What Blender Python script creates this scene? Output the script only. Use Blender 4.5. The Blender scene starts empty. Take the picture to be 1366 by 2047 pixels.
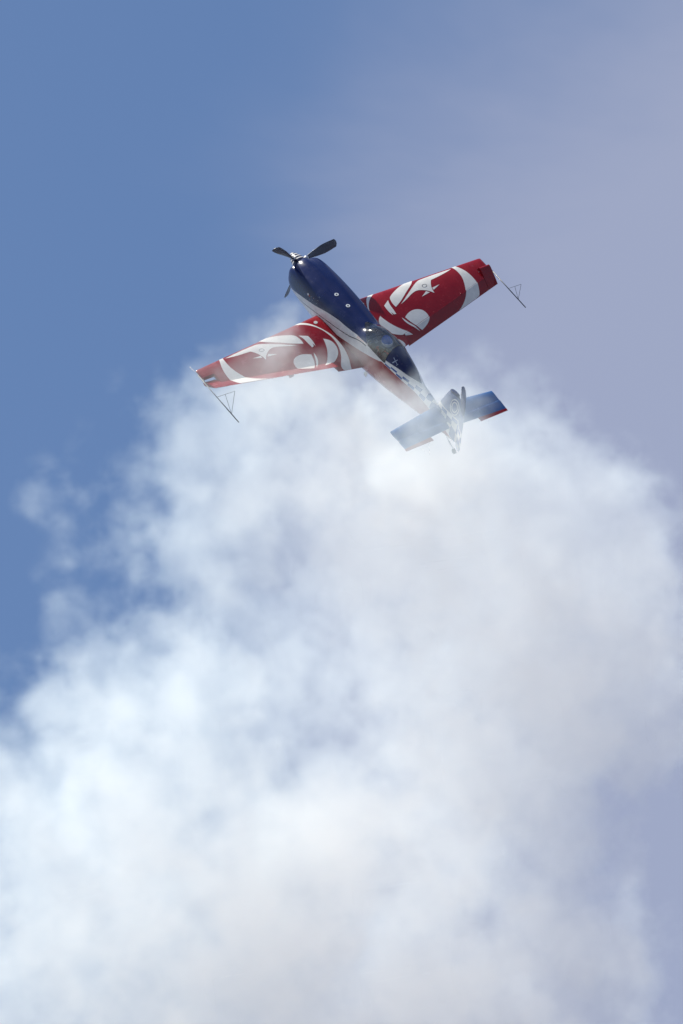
import bpy, bmesh, math, random
from mathutils import Vector, Matrix

random.seed(4)
SC = bpy.context.scene
COL = SC.collection
R_ = math.radians

# ------------------------------------------------------------------ camera
EL = R_(30.0)
DIST = 200.0
FW, FH = 1366.0, 2047.0
PXM = 90.4                                    # pixels of the photograph per metre at the aeroplane
CAMLOC = Vector((0, 0, 1.7))
CR = Vector((1, 0, 0))
CU = Vector((0, -math.sin(EL), math.cos(EL)))
CD = Vector((0, math.cos(EL), math.sin(EL)))
cam_d = bpy.data.cameras.new('camera')
cam = bpy.data.objects.new('camera', cam_d)
COL.objects.link(cam)
cam.matrix_world = Matrix((
    (CR.x, CU.x, -CD.x, CAMLOC.x), (CR.y, CU.y, -CD.y, CAMLOC.y), (CR.z, CU.z, -CD.z, CAMLOC.z), (0, 0, 0, 1)))
cam_d.sensor_fit = 'HORIZONTAL'
cam_d.sensor_width = 24.0
cam_d.lens = 24.0 * DIST / (FW / PXM)
cam_d.clip_start = 1.0
cam_d.clip_end = 5000.0
SC.camera = cam

# ------------------------------------------------------------------ light
SUN = (CR * -0.50 + CU * 0.75 + CD * 0.44).normalized()
SUN_EL = math.asin(SUN.z)
SUN_AZ = math.atan2(SUN.x, SUN.y)
sun_d = bpy.data.lights.new('sun', 'SUN')
sun_d.energy = 5.0
sun_d.angle = R_(0.55)
sun_d.color = (1.0, 0.955, 0.82)
sun = bpy.data.objects.new('sun', sun_d)
COL.objects.link(sun)
sun.rotation_euler = SUN.to_track_quat('Z', 'Y').to_euler()
sun.location = (-60, 0, 120)

world = bpy.data.worlds.new('World')
SC.world = world
world.use_nodes = True
wn = world.node_tree
wn.nodes.clear()


def N(nt, kind, **kw):
    n = nt.nodes.new(kind)
    for k, v in kw.items():
        if k == 'inputs':
            for i, val in v.items():
                n.inputs[i].default_value = val
        else:
            setattr(n, k, v)
    return n


def L(nt, a, b):
    nt.links.new(a, b)


def ramp(nt, src, stops, interp='LINEAR'):
    r = nt.nodes.new('ShaderNodeValToRGB')
    cr = r.color_ramp
    cr.interpolation = interp
    while len(cr.elements) < len(stops):
        cr.elements.new(0.5)
    for e, (p, c) in zip(cr.elements, stops):
        e.position = p
        e.color = c if len(c) == 4 else (*c, 1)
    nt.links.new(src, r.inputs[0])
    return r


sky = N(wn, 'ShaderNodeTexSky', sky_type='NISHITA', sun_disc=False)
sky.sun_elevation = SUN_EL
sky.sun_rotation = SUN_AZ
sky.altitude = 0.0
sky.air_density = 1.0
sky.dust_density = 0.6
sky.ozone_density = 1.6
# a sheet of high thin cirrus: the view direction projected on a level cloud deck,
# drifting bands broken up by noise
wt = N(wn, 'ShaderNodeTexCoord')
sep = N(wn, 'ShaderNodeSeparateXYZ')
L(wn, wt.outputs['Generated'], sep.inputs[0])
zz = N(wn, 'ShaderNodeMath', operation='MAXIMUM', inputs={1: 0.04})
L(wn, sep.outputs[2], zz.inputs[0])
dx = N(wn, 'ShaderNodeMath', operation='DIVIDE')
dy = N(wn, 'ShaderNodeMath', operation='DIVIDE')
L(wn, sep.outputs[0], dx.inputs[0]); L(wn, zz.outputs[0], dx.inputs[1])
L(wn, sep.outputs[1], dy.inputs[0]); L(wn, zz.outputs[0], dy.inputs[1])
deck = N(wn, 'ShaderNodeCombineXYZ')
L(wn, dx.outputs[0], deck.inputs[0]); L(wn, dy.outputs[0], deck.inputs[1])
cn = N(wn, 'ShaderNodeTexNoise', inputs={'Scale': 6.0, 'Detail': 5.0, 'Roughness': 0.6, 'Distortion': 0.4})
L(wn, deck.outputs[0], cn.inputs['Vector'])


def streets(angle, scale, phase, k):
    bm_ = N(wn, 'ShaderNodeMapping')
    bm_.inputs['Rotation'].default_value = (0, 0, R_(angle))
    L(wn, deck.outputs[0], bm_.inputs[0])
    w_ = N(wn, 'ShaderNodeTexWave', wave_type='BANDS', bands_direction='X', wave_profile='SIN')
    w_.inputs['Scale'].default_value = scale
    w_.inputs['Distortion'].default_value = 0.25
    w_.inputs['Detail'].default_value = 2.0
    w_.inputs['Detail Scale'].default_value = 1.5
    w_.inputs['Phase Offset'].default_value = phase
    L(wn, bm_.outputs[0], w_.inputs['Vector'])
    m_ = N(wn, 'ShaderNodeMath', operation='MULTIPLY_ADD', inputs={1: 0.44, 2: -0.22})
    L(wn, cn.outputs[0], m_.inputs[0])
    a_ = N(wn, 'ShaderNodeMath', operation='ADD')
    L(wn, w_.outputs['Fac'], a_.inputs[0]); L(wn, m_.outputs[0], a_.inputs[1])
    r_ = N(wn, 'ShaderNodeMapRange', interpolation_type='SMOOTHSTEP', inputs={1: 0.0, 2: k, 3: 0.0, 4: 1.0})
    L(wn, a_.outputs[0], r_.inputs[0])
    return r_.outputs[0]


veil0 = N(wn, 'ShaderNodeMath', operation='MULTIPLY')
L(wn, streets(0, 1.2, 1.54, 0.60), veil0.inputs[0])
L(wn, streets(-25.6, 0.52, -0.10, 0.46), veil0.inputs[1])
veil = N(wn, 'ShaderNodeMapRange', inputs={1: 0.0, 2: 1.0, 3: 0.03, 4: 0.64})
L(wn, veil0.outputs[0], veil.inputs[0])
skygain = N(wn, 'ShaderNodeMix', data_type='RGBA', blend_type='MULTIPLY', inputs={0: 1.0, 7: (0.90, 1.04, 1.20, 1)})
L(wn, sky.outputs[0], skygain.inputs[6])
cloudmix = N(wn, 'ShaderNodeMix', data_type='RGBA', inputs={7: (4.75, 4.95, 6.3, 1)})
L(wn, veil.outputs[0], cloudmix.inputs[0])
L(wn, skygain.outputs[2], cloudmix.inputs[6])
bg = N(wn, 'ShaderNodeBackground', inputs={1: 0.069})
L(wn, cloudmix.outputs[2], bg.inputs[0])
wo = N(wn, 'ShaderNodeOutputWorld')
L(wn, bg.outputs[0], wo.inputs[0])

SC.view_settings.view_transform = 'Standard'
SC.view_settings.look = 'None'
SC.view_settings.exposure = 0.53
SC.view_settings.gamma = 1.0
SC.view_settings.use_curve_mapping = False

SC.render.engine = 'CYCLES'
SC.cycles.max_bounces = 24
SC.cycles.transparent_max_bounces = 24
SC.cycles.volume_bounces = 12
SC.cycles.volume_max_steps = 512
SC.cycles.volume_step_rate = 3.0
SC.cycles.use_denoising = True

# ------------------------------------------------------------------ the aeroplane's pose in the world
# local axes of everything on it: X aft, Y to starboard, Z up; origin at the propeller hub
P0PX = (597.0, 523.0)
P0 = CAMLOC + CD * DIST + CR * ((P0PX[0] - FW / 2) / PXM) + CU * (-(P0PX[1] - FH / 2) / PXM)
los = (P0 - CAMLOC).normalized()
tow = -los
sx = (CR - tow * CR.dot(tow)).normalized()
sy = tow.cross(sx).normalized()


def cv(x, y, d):
    return (sx * x + sy * y + tow * d).normalized()


v_back = cv(49, -55, 0.580 * 90.4)
v_right = cv(75.7, 29.6, -0.437 * 90.4)
v_right = (v_right - v_back * v_right.dot(v_back)).normalized()
v_up = v_back.cross(v_right).normalized()
PLANE_M = Matrix(((v_back.x, v_right.x, v_up.x, P0.x), (v_back.y, v_right.y, v_up.y, P0.y),
                  (v_back.z, v_right.z, v_up.z, P0.z), (0, 0, 0, 1)))


# ------------------------------------------------------------------ materials
def principled(name, col, rough=0.4, metal=0.0, coat=0.0, spec=0.5, bump=None):
    m = bpy.data.materials.new(name)
    m.use_nodes = True
    nt = m.node_tree
    b = nt.nodes['Principled BSDF']
    b.inputs['Base Color'].default_value = (*col, 1)
    b.inputs['Roughness'].default_value = rough
    b.inputs['Metallic'].default_value = metal
    b.inputs['Coat Weight'].default_value = coat
    b.inputs['Coat Roughness'].default_value = 0.06
    b.inputs['Specular IOR Level'].default_value = spec
    tc = N(nt, 'ShaderNodeTexCoord')
    # slow wear: faint unevenness of tone and gloss
    nz = N(nt, 'ShaderNodeTexNoise', inputs={'Scale': 5.0, 'Detail': 5.0, 'Roughness': 0.6})
    L(nt, tc.outputs['Object'], nz.inputs['Vector'])
    mr = N(nt, 'ShaderNodeMapRange', inputs={1: 0.3, 2: 0.7, 3: 0.9, 4: 1.08})
    L(nt, nz.outputs[0], mr.inputs[0])
    mx = N(nt, 'ShaderNodeMix', data_type='RGBA', blend_type='MULTIPLY', inputs={0: 1.0, 6: (*col, 1)})
    L(nt, mr.outputs[0], mx.inputs[7])
    L(nt, mx.outputs[2], b.inputs['Base Color'])
    rr = N(nt, 'ShaderNodeMapRange', inputs={1: 0.3, 2: 0.7, 3: max(rough - 0.06, 0.02), 4: rough + 0.06})
    L(nt, nz.outputs[0], rr.inputs[0])
    L(nt, rr.outputs[0], b.inputs['Roughness'])
    if bump:
        n2 = N(nt, 'ShaderNodeTexNoise', inputs={'Scale': bump[0], 'Detail': 2.0})
        L(nt, tc.outputs['Object'], n2.inputs['Vector'])
        bp = N(nt, 'ShaderNodeBump', inputs={'Strength': bump[1], 'Distance': bump[2]})
        L(nt, n2.outputs[0], bp.inputs['Height'])
        L(nt, bp.outputs[0], b.inputs['Normal'])
    return m, nt, b, mx


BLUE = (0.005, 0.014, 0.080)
RED = (0.25, 0.005, 0.012)
WHITE = (0.72, 0.71, 0.69)
GLOSS = dict(rough=0.24, coat=0.15, spec=0.3)
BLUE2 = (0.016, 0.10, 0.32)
M = {}
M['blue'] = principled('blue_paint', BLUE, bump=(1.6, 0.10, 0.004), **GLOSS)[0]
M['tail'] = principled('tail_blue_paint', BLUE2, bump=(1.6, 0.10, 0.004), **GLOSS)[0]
M['pale'] = principled('pale_marking', (0.36, 0.42, 0.55), **GLOSS)[0]
M['red'] = principled('red_paint', RED, bump=(1.6, 0.10, 0.004), **GLOSS)[0]
M['white'] = principled('white_paint', WHITE, **GLOSS)[0]
M['navy'] = principled('navy_line', (0.01, 0.012, 0.03), rough=0.4)[0]
M['prop'] = principled('propeller_composite', (0.085, 0.10, 0.14), rough=0.38)[0]
M['steel'] = principled('bare_steel', (0.55, 0.55, 0.56), rough=0.3, metal=1.0)[0]
M['rod'] = principled('grey_rod', (0.06, 0.07, 0.09), rough=0.45)[0]
M['wire'] = principled('grey_wire', (0.10, 0.12, 0.15), rough=0.45)[0]
M['tub'] = principled('cockpit_grey', (0.30, 0.34, 0.34), rough=0.65)[0]
M['black'] = principled('black_trim', (0.012, 0.012, 0.014), rough=0.5)[0]
M['suit'] = principled('flight_suit', (0.04, 0.055, 0.05), rough=0.85)[0]
M['strap'] = principled('red_harness', (0.55, 0.06, 0.06), rough=0.7)[0]
M['skin'] = principled('skin', (0.60, 0.36, 0.27), rough=0.55)[0]
M['helmet'] = principled('helmet_blue', (0.02, 0.13, 0.50), rough=0.15, coat=0.6)[0]
M['visor'] = principled('helmet_white', (0.80, 0.82, 0.82), rough=0.2, coat=0.5)[0]
M['tyre'] = principled('tyre_rubber', (0.02, 0.02, 0.02), rough=0.8)[0]


def fcurve(nt, src, pts, lo=-1.0, hi=1.0, amax=6.8):
    """piecewise linear curve of height against station"""
    n = N(nt, 'ShaderNodeMath', operation='DIVIDE', inputs={1: amax})
    L(nt, src, n.inputs[0])
    fc = N(nt, 'ShaderNodeFloatCurve')
    cu = fc.mapping.curves[0]
    fc.mapping.use_clip = False
    p = [((a / amax), (v - lo) / (hi - lo)) for a, v in pts]
    cu.points[0].location = p[0]
    cu.points[1].location = p[-1]
    for q in p[1:-1]:
        cu.points.new(*q)
    for q in cu.points:
        q.handle_type = 'AUTO_CLAMPED'
    fc.mapping.update()
    L(nt, n.outputs[0], fc.inputs['Value'])
    o = N(nt, 'ShaderNodeMapRange', inputs={1: 0.0, 2: 1.0, 3: lo, 4: hi}, clamp=False)
    L(nt, fc.outputs[0], o.inputs[0])
    return o.outputs[0]


def mth(nt, op, a, b=None, c=None):
    n = N(nt, 'ShaderNodeMath', operation=op)
    for i, v in enumerate((a, b, c)):
        if v is None:
            continue
        if isinstance(v, (int, float)):
            n.inputs[i].default_value = v
        else:
            L(nt, v, n.inputs[i])
    return n.outputs[0]


def mixc(nt, f, a, b):
    n = N(nt, 'ShaderNodeMix', data_type='RGBA')
    L(nt, f, n.inputs[0])
    for i, v in ((6, a), (7, b)):
        if isinstance(v, tuple):
            n.inputs[i].default_value = (*v, 1)
        else:
            L(nt, v, n.inputs[i])
    return n.outputs[2]


V1 = [(0, -0.52), (0.35, -0.34), (1.2, -0.05), (2.12, 0.23), (2.5, 0.26), (2.9, 0.305), (3.15, 0.345), (3.3, 0.36), (3.88, 0.42), (4.4, 0.46),
      (4.95, 0.45), (5.2, 0.47), (5.6, 0.57), (6.8, 0.57)]
VL = [(0, -0.56), (0.65, -0.38), (1.45, -0.157), (2.55, 0.117), (3.3, 0.30), (6.8, 0.3)]
VR = [(0, -0.98), (1.36, -0.98), (1.38, -0.33), (1.46, -0.29), (2.04, -0.20), (2.95, 0.03), (3.72, 0.28), (3.82, 0.32),
      (4.35, 0.29), (5.2, 0.20), (6.0, 0.0), (6.8, -0.98)]
VB = [(0, 0.9), (3.86, 0.9), (3.88, 0.39), (4.6, 0.385), (5.2, 0.41), (5.6, 0.54), (6.8, 0.54)]


def livery(name):
    m, nt, b, mx = principled(name, (1, 1, 1), bump=(1.6, 0.10, 0.004), **GLOSS)
    tc = N(nt, 'ShaderNodeTexCoord')
    s = N(nt, 'ShaderNodeSeparateXYZ')
    L(nt, tc.outputs['Object'], s.inputs[0])
    a, z = s.outputs[0], s.outputs[2]
    v1, vl, vr, vb = (fcurve(nt, a, p) for p in (V1, VL, VR, VB))
    white = WHITE
    # checks: five wide columns to a metre, rows follow the band
    rear = mth(nt, 'GREATER_THAN', a, 3.88)
    u = mth(nt, 'MULTIPLY', mth(nt, 'SUBTRACT', a, 3.9), 5.4)
    w = mth(nt, 'DIVIDE', mth(nt, 'SUBTRACT', vb, z), mth(nt, 'MAXIMUM', mth(nt, 'SUBTRACT', vb, vr), 0.05))
    rows = mth(nt, 'FLOOR', mth(nt, 'MULTIPLY', w, 2.15))
    chk = mth(nt, 'MODULO', mth(nt, 'ABSOLUTE', mth(nt, 'ADD', mth(nt, 'FLOOR', u), rows)), 2.0)
    chk = mth(nt, 'GREATER_THAN', chk, 0.5)
    inb = mth(nt, 'MULTIPLY', mth(nt, 'LESS_THAN', w, 0.93), mth(nt, 'GREATER_THAN', w, 0.0))
    chk = mth(nt, 'MULTIPLY', mth(nt, 'MULTIPLY', chk, inb), rear)
    c = mixc(nt, chk, white, (0.028, 0.085, 0.29))
    line = mth(nt, 'LESS_THAN', mth(nt, 'ABSOLUTE', mth(nt, 'SUBTRACT', z, vl)), 0.011)
    line = mth(nt, 'MULTIPLY', line, mth(nt, 'LESS_THAN', a, 3.2))
    c = mixc(nt, line, c, (0.012, 0.014, 0.03))
    c = mixc(nt, mth(nt, 'LESS_THAN', z, vr), c, RED)
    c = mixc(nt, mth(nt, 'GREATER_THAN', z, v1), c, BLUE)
    L(nt, c, mx.inputs[6])
    return m


M['livery'] = livery('fuselage_livery')


def glass_mat():
    m = bpy.data.materials.new('canopy_perspex')
    m.use_nodes = True
    nt = m.node_tree
    nt.nodes.clear()
    o = N(nt, 'ShaderNodeOutputMaterial')
    tr = N(nt, 'ShaderNodeBsdfTransparent', inputs={0: (0.96, 0.98, 0.99, 1)})
    gl = N(nt, 'ShaderNodeBsdfGlossy', inputs={0: (1, 1, 1, 1), 1: 0.06})
    fr = N(nt, 'ShaderNodeFresnel', inputs={0: 1.5})
    f2 = N(nt, 'ShaderNodeMath', operation='MULTIPLY_ADD', inputs={1: 1.1, 2: 0.05})
    L(nt, fr.outputs[0], f2.inputs[0])
    mx = N(nt, 'ShaderNodeMixShader')
    L(nt, f2.outputs[0], mx.inputs[0]); L(nt, tr.outputs[0], mx.inputs[1]); L(nt, gl.outputs[0], mx.inputs[2])
    L(nt, mx.outputs[0], o.inputs[0])
    return m


M['glass'] = glass_mat()


# ------------------------------------------------------------------ mesh helpers
def link(name, bm, mat, parent=None, smooth=True, mats=None, autosm=None):
    me = bpy.data.meshes.new(name)
    bm.normal_update()
    if autosm is not None:
        for e in bm.edges:
            if len(e.link_faces) == 2 and e.calc_face_angle(0) > autosm:
                e.smooth = False
    bm.to_mesh(me)
    bm.free()
    for f in me.polygons:
        f.use_smooth = smooth
    for mm in (mats or [mat]):
        me.materials.append(mm)
    o = bpy.data.objects.new(name, me)
    COL.objects.link(o)
    if parent:
        o.parent = parent
    return o


def loft(bm, rings, closed=True, cap0=False, cap1=False):
    vs = [[bm.verts.new(p) for p in r] for r in rings]
    n = len(rings[0])
    for i in range(len(vs) - 1):
        for j in range(n if closed else n - 1):
            k = (j + 1) % n
            try:
                bm.faces.new((vs[i][j], vs[i + 1][j], vs[i + 1][k], vs[i][k]))
            except ValueError:
                pass
    if cap0:
        bm.faces.new(vs[0])
    if cap1:
        bm.faces.new(list(reversed(vs[-1])))
    return vs


def tube(bm, pts, r, seg=8):
    pts = [Vector(p) for p in pts]
    rings = []
    for i, p in enumerate(pts):
        d = (pts[min(i + 1, len(pts) - 1)] - pts[max(i - 1, 0)]).normalized()
        s = d.orthogonal().normalized()
        t = d.cross(s)
        rr = r[i] if isinstance(r, (list, tuple)) else r
        rings.append([p + (s * math.cos(2 * math.pi * k / seg) + t * math.sin(2 * math.pi * k / seg)) * rr for k in range(seg)])
    # keep the rings aligned along bends
    loft(bm, rings, True, True, True)
    bmesh.ops.recalc_face_normals(bm, faces=bm.faces)


def ellipsoid(bm, c, r, seg=24, rings=14, mat=None):
    res = bmesh.ops.create_uvsphere(bm, u_segments=seg, v_segments=rings, radius=1.0)
    for v in res['verts']:
        p = Vector((v.co.x * r[0], v.co.y * r[1], v.co.z * r[2]))
        if mat:
            p = mat @ p
        v.co = p + Vector(c)
    return res['verts']


def box(bm, c, s, m=None, bev=0.0):
    r = bmesh.ops.create_cube(bm, size=1.0)
    for v in r['verts']:
        p = Vector((v.co.x * s[0], v.co.y * s[1], v.co.z * s[2]))
        if m:
            p = m @ p
        v.co = p + Vector(c)
    if bev:
        es = {e for v in r['verts'] for e in v.link_edges}
        bmesh.ops.bevel(bm, geom=list(es), offset=bev, segments=2, affect='EDGES')


def interp(tab, x):
    if x <= tab[0][0]:
        return tab[0][1]
    for i in range(len(tab) - 1):
        x0, y0 = tab[i]
        x1, y1 = tab[i + 1]
        if x <= x1:
            # monotone-ish cubic through neighbours
            xm, ym = tab[i - 1] if i else (2 * x0 - x1, y0 - (y1 - y0))
            xp, yp = tab[i + 2] if i + 2 < len(tab) else (2 * x1 - x0, y1 + (y1 - y0))
            h = x1 - x0
            d = (y1 - y0) / h
            m0 = 0.5 * (d + (y0 - ym) / (x0 - xm))
            m1 = 0.5 * (d + (yp - y1) / (xp - x1))
            if d == 0:
                m0 = m1 = 0
            else:
                if (y0 - ym) * d <= 0: m0 = 0
                if (yp - y1) * d <= 0: m1 = 0
                m0 = max(min(m0 / d, 3), 0) * d
                m1 = max(min(m1 / d, 3), 0) * d
            t = (x - x0) / h
            return ((2 * t ** 3 - 3 * t ** 2 + 1) * y0 + (t ** 3 - 2 * t ** 2 + t) * h * m0
                    + (-2 * t ** 3 + 3 * t ** 2) * y1 + (t ** 3 - t ** 2) * h * m1)
    return tab[-1][1]


# ------------------------------------------------------------------ the aeroplane
plane = bpy.data.objects.new('aerobatic_aeroplane', None)
COL.objects.link(plane)
plane.matrix_world = PLANE_M
plane['label'] = 'red, white and navy single-seat aerobatic aeroplane climbing out of its own smoke'
plane['category'] = 'aeroplane'

# --- fuselage sections
T_W = [(0.13, .30), (0.16, .352), (0.22, .392), (0.35, .413), (0.8, .432), (1.4, .44), (2.0, .43), (2.8, .395), (3.2, .38), (3.6, .365),
       (3.9, .345), (4.4, .28), (4.85, .215), (5.2, .165), (5.6, .11), (6.0, .07), (6.38, .035)]
T_T = [(0.13, .12), (0.16, .158), (0.22, .200), (0.35, .250), (0.8, .33), (1.4, .385), (2.0, .405), (2.6, .42), (2.80, .435), (3.06, .58), (3.4, .69),
       (3.7, .725), (3.95, .71), (4.4, .62), (4.85, .46), (5.2, .415), (5.6, .36), (6.38, .30)]
T_B = [(0.13, -.36), (0.16, -.43), (0.22, -.50), (0.35, -.58), (0.8, -.66), (1.2, -.70), (2.0, -.71), (2.8, -.66), (3.7, -.53), (4.45, -.42),
       (5.0, -.34), (5.6, -.26), (6.38, -.12)]
T_C = [(0, -.12), (1.0, -.08), (2.8, -.02), (3.9, -.02), (5.2, .02), (6.4, .08)]
T_NT = [(0, 4.2), (1.0, 3.4), (2.4, 2.7), (3.1, 2.1), (3.9, 2.05), (4.5, 1.8), (5.0, 1.5), (6.4, 1.6)]
T_NB = [(0, 2.4), (1.5, 2.8), (3.9, 2.5), (6.4, 2.0)]
T_S = [(0, .03), (0.3, .10), (1.4, .20), (2.6, .33), (2.85, .36), (3.9, .36), (4.4, .34), (5.2, .25), (6.4, .15)]
NU, NLO = 16, 26
A_F, A_R = 2.67, 3.88


def ring(a0):
    """half rows from the sill up to the crest and from the sill down to the keel, mirrored"""
    def warp(h, up):
        k = 0.55 * (1 - h) ** 1.4 if up else 0.55 * max(0, 1 - h * 2.2)
        if a0 <= 1.6 or a0 >= A_R:
            return a0
        if a0 <= A_F:
            return 1.6 + (a0 - 1.6) * (A_F + k - 1.6) / (A_F - 1.6)
        return A_F + k + (a0 - A_F) * (A_R - A_F - k) / (A_R - A_F)

    def pt(a, th, up):
        w, zt, zb, zc = (interp(t, a) for t in (T_W, T_T, T_B, T_C))
        if up:
            n = interp(T_NT, a)
            y = w * max(math.cos(th), 0) ** (2 / n)
            z = zc + (zt - zc) * max(math.sin(th), 0) ** (2 / n)
            # hump over the crankshaft behind the spinner
            if a < 1.3:
                f = min(a / 0.13, 1) * max(0, 1 - (a / 1.3)) ** 1.2
                z += 0.10 * f * math.exp(-(y / 0.10) ** 2)
        else:
            n = interp(T_NB, a)
            y = w * max(math.cos(th), 0) ** (2 / n)
            z = zc + (zb - zc) * max(math.sin(th), 0) ** (2 / n)
        return y, z

    def sill_th(a):
        zt, zc, n = interp(T_T, a), interp(T_C, a), interp(T_NT, a)
        f = min(max((interp(T_S, a) - zc) / (zt - zc), 0.02), 0.95)
        return math.asin(f ** (n / 2))

    up, lo = [], []
    for j in range(NU + 1):
        h = j / NU
        a = warp(h, True)
        ts = sill_th(a)
        y, z = pt(a, ts + (math.pi / 2 - ts) * h, True)
        up.append((a, y if j < NU else 0.0, z))
    for j in range(1, NLO + 1):
        h = j / NLO
        a = warp(h, False)
        ts = sill_th(a)
        t = ts - (ts + math.pi / 2) * h
        y, z = pt(a, abs(t), t > 0)
        lo.append((a, y if j < NLO else 0.0, z))
    right = list(reversed(lo)) + up                    # keel .. sill .. crest
    left = [(a, -y, z) for a, y, z in reversed(right[1:-1])]
    return [Vector(p) for p in right + left]


def stations(a0, a1, n):
    return [a0 + (a1 - a0) * i / n for i in range(n + 1)]


def lofted(name, sts, keep, mat, cap0=False, cap1=False, thick=0.0, offs=0.0):
    bm = bmesh.new()
    rings = [ring(a) for a in sts]
    n = len(rings[0])
    vs = [[bm.verts.new(p) for p in r] for r in rings]
    for i in range(len(vs) - 1):
        for j in range(n):
            k = (j + 1) % n
            if keep(i, j):
                bm.faces.new((vs[i][j], vs[i][k], vs[i + 1][k], vs[i + 1][j]))
    if cap0:
        bm.faces.new(list(reversed(vs[0])))
    if cap1:
        bm.faces.new(vs[-1])
    bmesh.ops.delete(bm, geom=[v for v in bm.verts if not v.link_faces], context='VERTS')
    bmesh.ops.recalc_face_normals(bm, faces=bm.faces)
    o = link(name, bm, mat, plane, autosm=R_(50))
    return o


NR = 2 * (NU + NLO)
SILL_R = NLO
SILL_L = NLO + 2 * NU


def upper(j):
    return SILL_R <= j < SILL_L


allrow = lambda i, j: True
cowl_st = [0.13, 0.136, 0.146, 0.16, 0.18, 0.21, 0.25, 0.32, 0.4] + stations(0.48, 1.424, 12)
cowling = lofted('cowling', cowl_st, allrow, M['livery'], cap0=True)
fus_front = stations(1.425, A_F, 22)
mid = stations(A_F, A_R, 26)
aft = stations(A_R, 6.38, 60)
sts = fus_front + mid[1:] + aft[1:]
nf = len(fus_front) - 1
nm = nf + len(mid) - 1
fuselage = lofted('fuselage', sts, lambda i, j: not (nf <= i < nm and upper(j)), M['livery'], cap1=True)
canopy = lofted('canopy', mid, lambda i, j: upper(j), M['glass'])
canopy['label'] = 'clear bubble canopy over the pilot'

# canopy frame: hoop at the rear and rails along the sills, proud of the skin
bm = bmesh.new()
rr = ring(A_R)
hoop = [p + Vector((0, p.y, p.z)).normalized() * 0.004 for p in rr[SILL_R:SILL_L + 1]]
tube(bm, hoop, 0.006, 6)
rail_r = [ring(a)[SILL_R] for a in mid]
rail_l = [ring(a)[SILL_L] for a in mid]
tube(bm, rail_r, 0.012, 6)
tube(bm, rail_l, 0.012, 6)
fr = ring(A_F)
link('canopy_frame', bm, M['black'], canopy)

# cockpit tub, panel, seat
bm = bmesh.new()
prof_t = []
for a in stations(2.95, 4.0, 10):
    w = interp(T_W, a) * 0.76
    prof_t.append([Vector((a, s * w * k, z)) for s, k, z in
                   ((1, 1, .30), (1, 1, .0), (1, .9, -.25), (1, .4, -.38), (-1, .4, -.38), (-1, .9, -.25), (-1, 1, .0), (-1, 1, .30))])
loft(bm, prof_t, False)
for e in (0, -1):
    bm.faces.new([bm.verts.new(p) for p in prof_t[e]])
bmesh.ops.solidify(bm, geom=bm.faces[:], thickness=0.01)
link('cockpit_tub', bm, M['tub'], plane, smooth=False)
bm = bmesh.new()
box(bm, (2.98, 0, .17), (.05, .54, .30), Matrix.Rotation(R_(14), 3, 'Y'), 0.008)
panel = link('instrument_panel', bm, M['black'], plane, smooth=False)
for y, z in ((-.16, .2), (0, .24), (.16, .2), (-.09, .07), (.09, .07)):
    bm = bmesh.new()
    tube(bm, [(3.005, y, z), (3.018, y, z)], .042, 18)
    link('dial', bm, M['visor'], panel, smooth=False)
bm = bmesh.new()
box(bm, (3.52, 0, -.22), (.50, .44, .06), Matrix.Rotation(R_(-10), 3, 'Y'), .02)
box(bm, (3.82, 0, .08), (.07, .44, .62), Matrix.Rotation(R_(22), 3, 'Y'), .02)
link('seat', bm, M['black'], plane, smooth=False)
bm = bmesh.new()
tube(bm, [(3.22, 0, -.35), (3.26, 0, .02), (3.24, 0, .10)], [.014, .014, .022], 10)
link('control_stick', bm, M['black'], plane)
# light mirror / map pocket at the port sill
bm = bmesh.new()
box(bm, (3.30, -.285, .26), (.13, .05, .05), None, .015)
link('mirror', bm, M['visor'], plane)
for y in (-.30, .30):
    bm = bmesh.new()
    box(bm, (3.6, y * .93, .12), (.42, .03, .10), None, .01)
    tube(bm, [(3.42, y * .86, .2), (3.74, y * .86, .2)], .012, 8)
    link('side_console', bm, M['tub'], plane, smooth=False)

# --- spinner and propeller
def spinner_r(a):
    t = (a + 0.31) / 0.46
    return 0.172 * math.sin(min(max(t, 0), 1) * math.pi / 2) ** 0.62


bm = bmesh.new()
rings = []
for i in range(25):
    a = -0.31 + 0.46 * (i / 24) ** 1.5
    r = max(spinner_r(a), 0.002)
    rings.append([Vector((a, r * math.cos(2 * math.pi * k / 40), r * math.sin(2 * math.pi * k / 40))) for k in range(40)])
loft(bm, rings, True, True, True)
bmesh.ops.recalc_face_normals(bm, faces=bm.faces)
m, nt, b, mx = principled('spinner_paint', (1, 1, 1), **GLOSS)
tc = N(nt, 'ShaderNodeTexCoord')
s = N(nt, 'ShaderNodeSeparateXYZ')
L(nt, tc.outputs['Object'], s.inputs[0])
swirl = mth(nt, 'ARCTAN2', s.outputs[2], s.outputs[1])
ph = mth(nt, 'ADD', mth(nt, 'MULTIPLY', s.outputs[0], 11.0), mth(nt, 'MULTIPLY', swirl, 1 / (2 * math.pi)))
f = mth(nt, 'GREATER_THAN', mth(nt, 'FRACT', mth(nt, 'ADD', ph, 20.35)), 0.62)
f = mth(nt, 'MULTIPLY', f, mth(nt, 'LESS_THAN', s.outputs[0], 0.04))
c = mixc(nt, f, (0.008, 0.012, 0.045), (0.75, 0.74, 0.72))
L(nt, c, mx.inputs[6])
spinner = link('spinner', bm, m, plane, autosm=R_(60))


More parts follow.
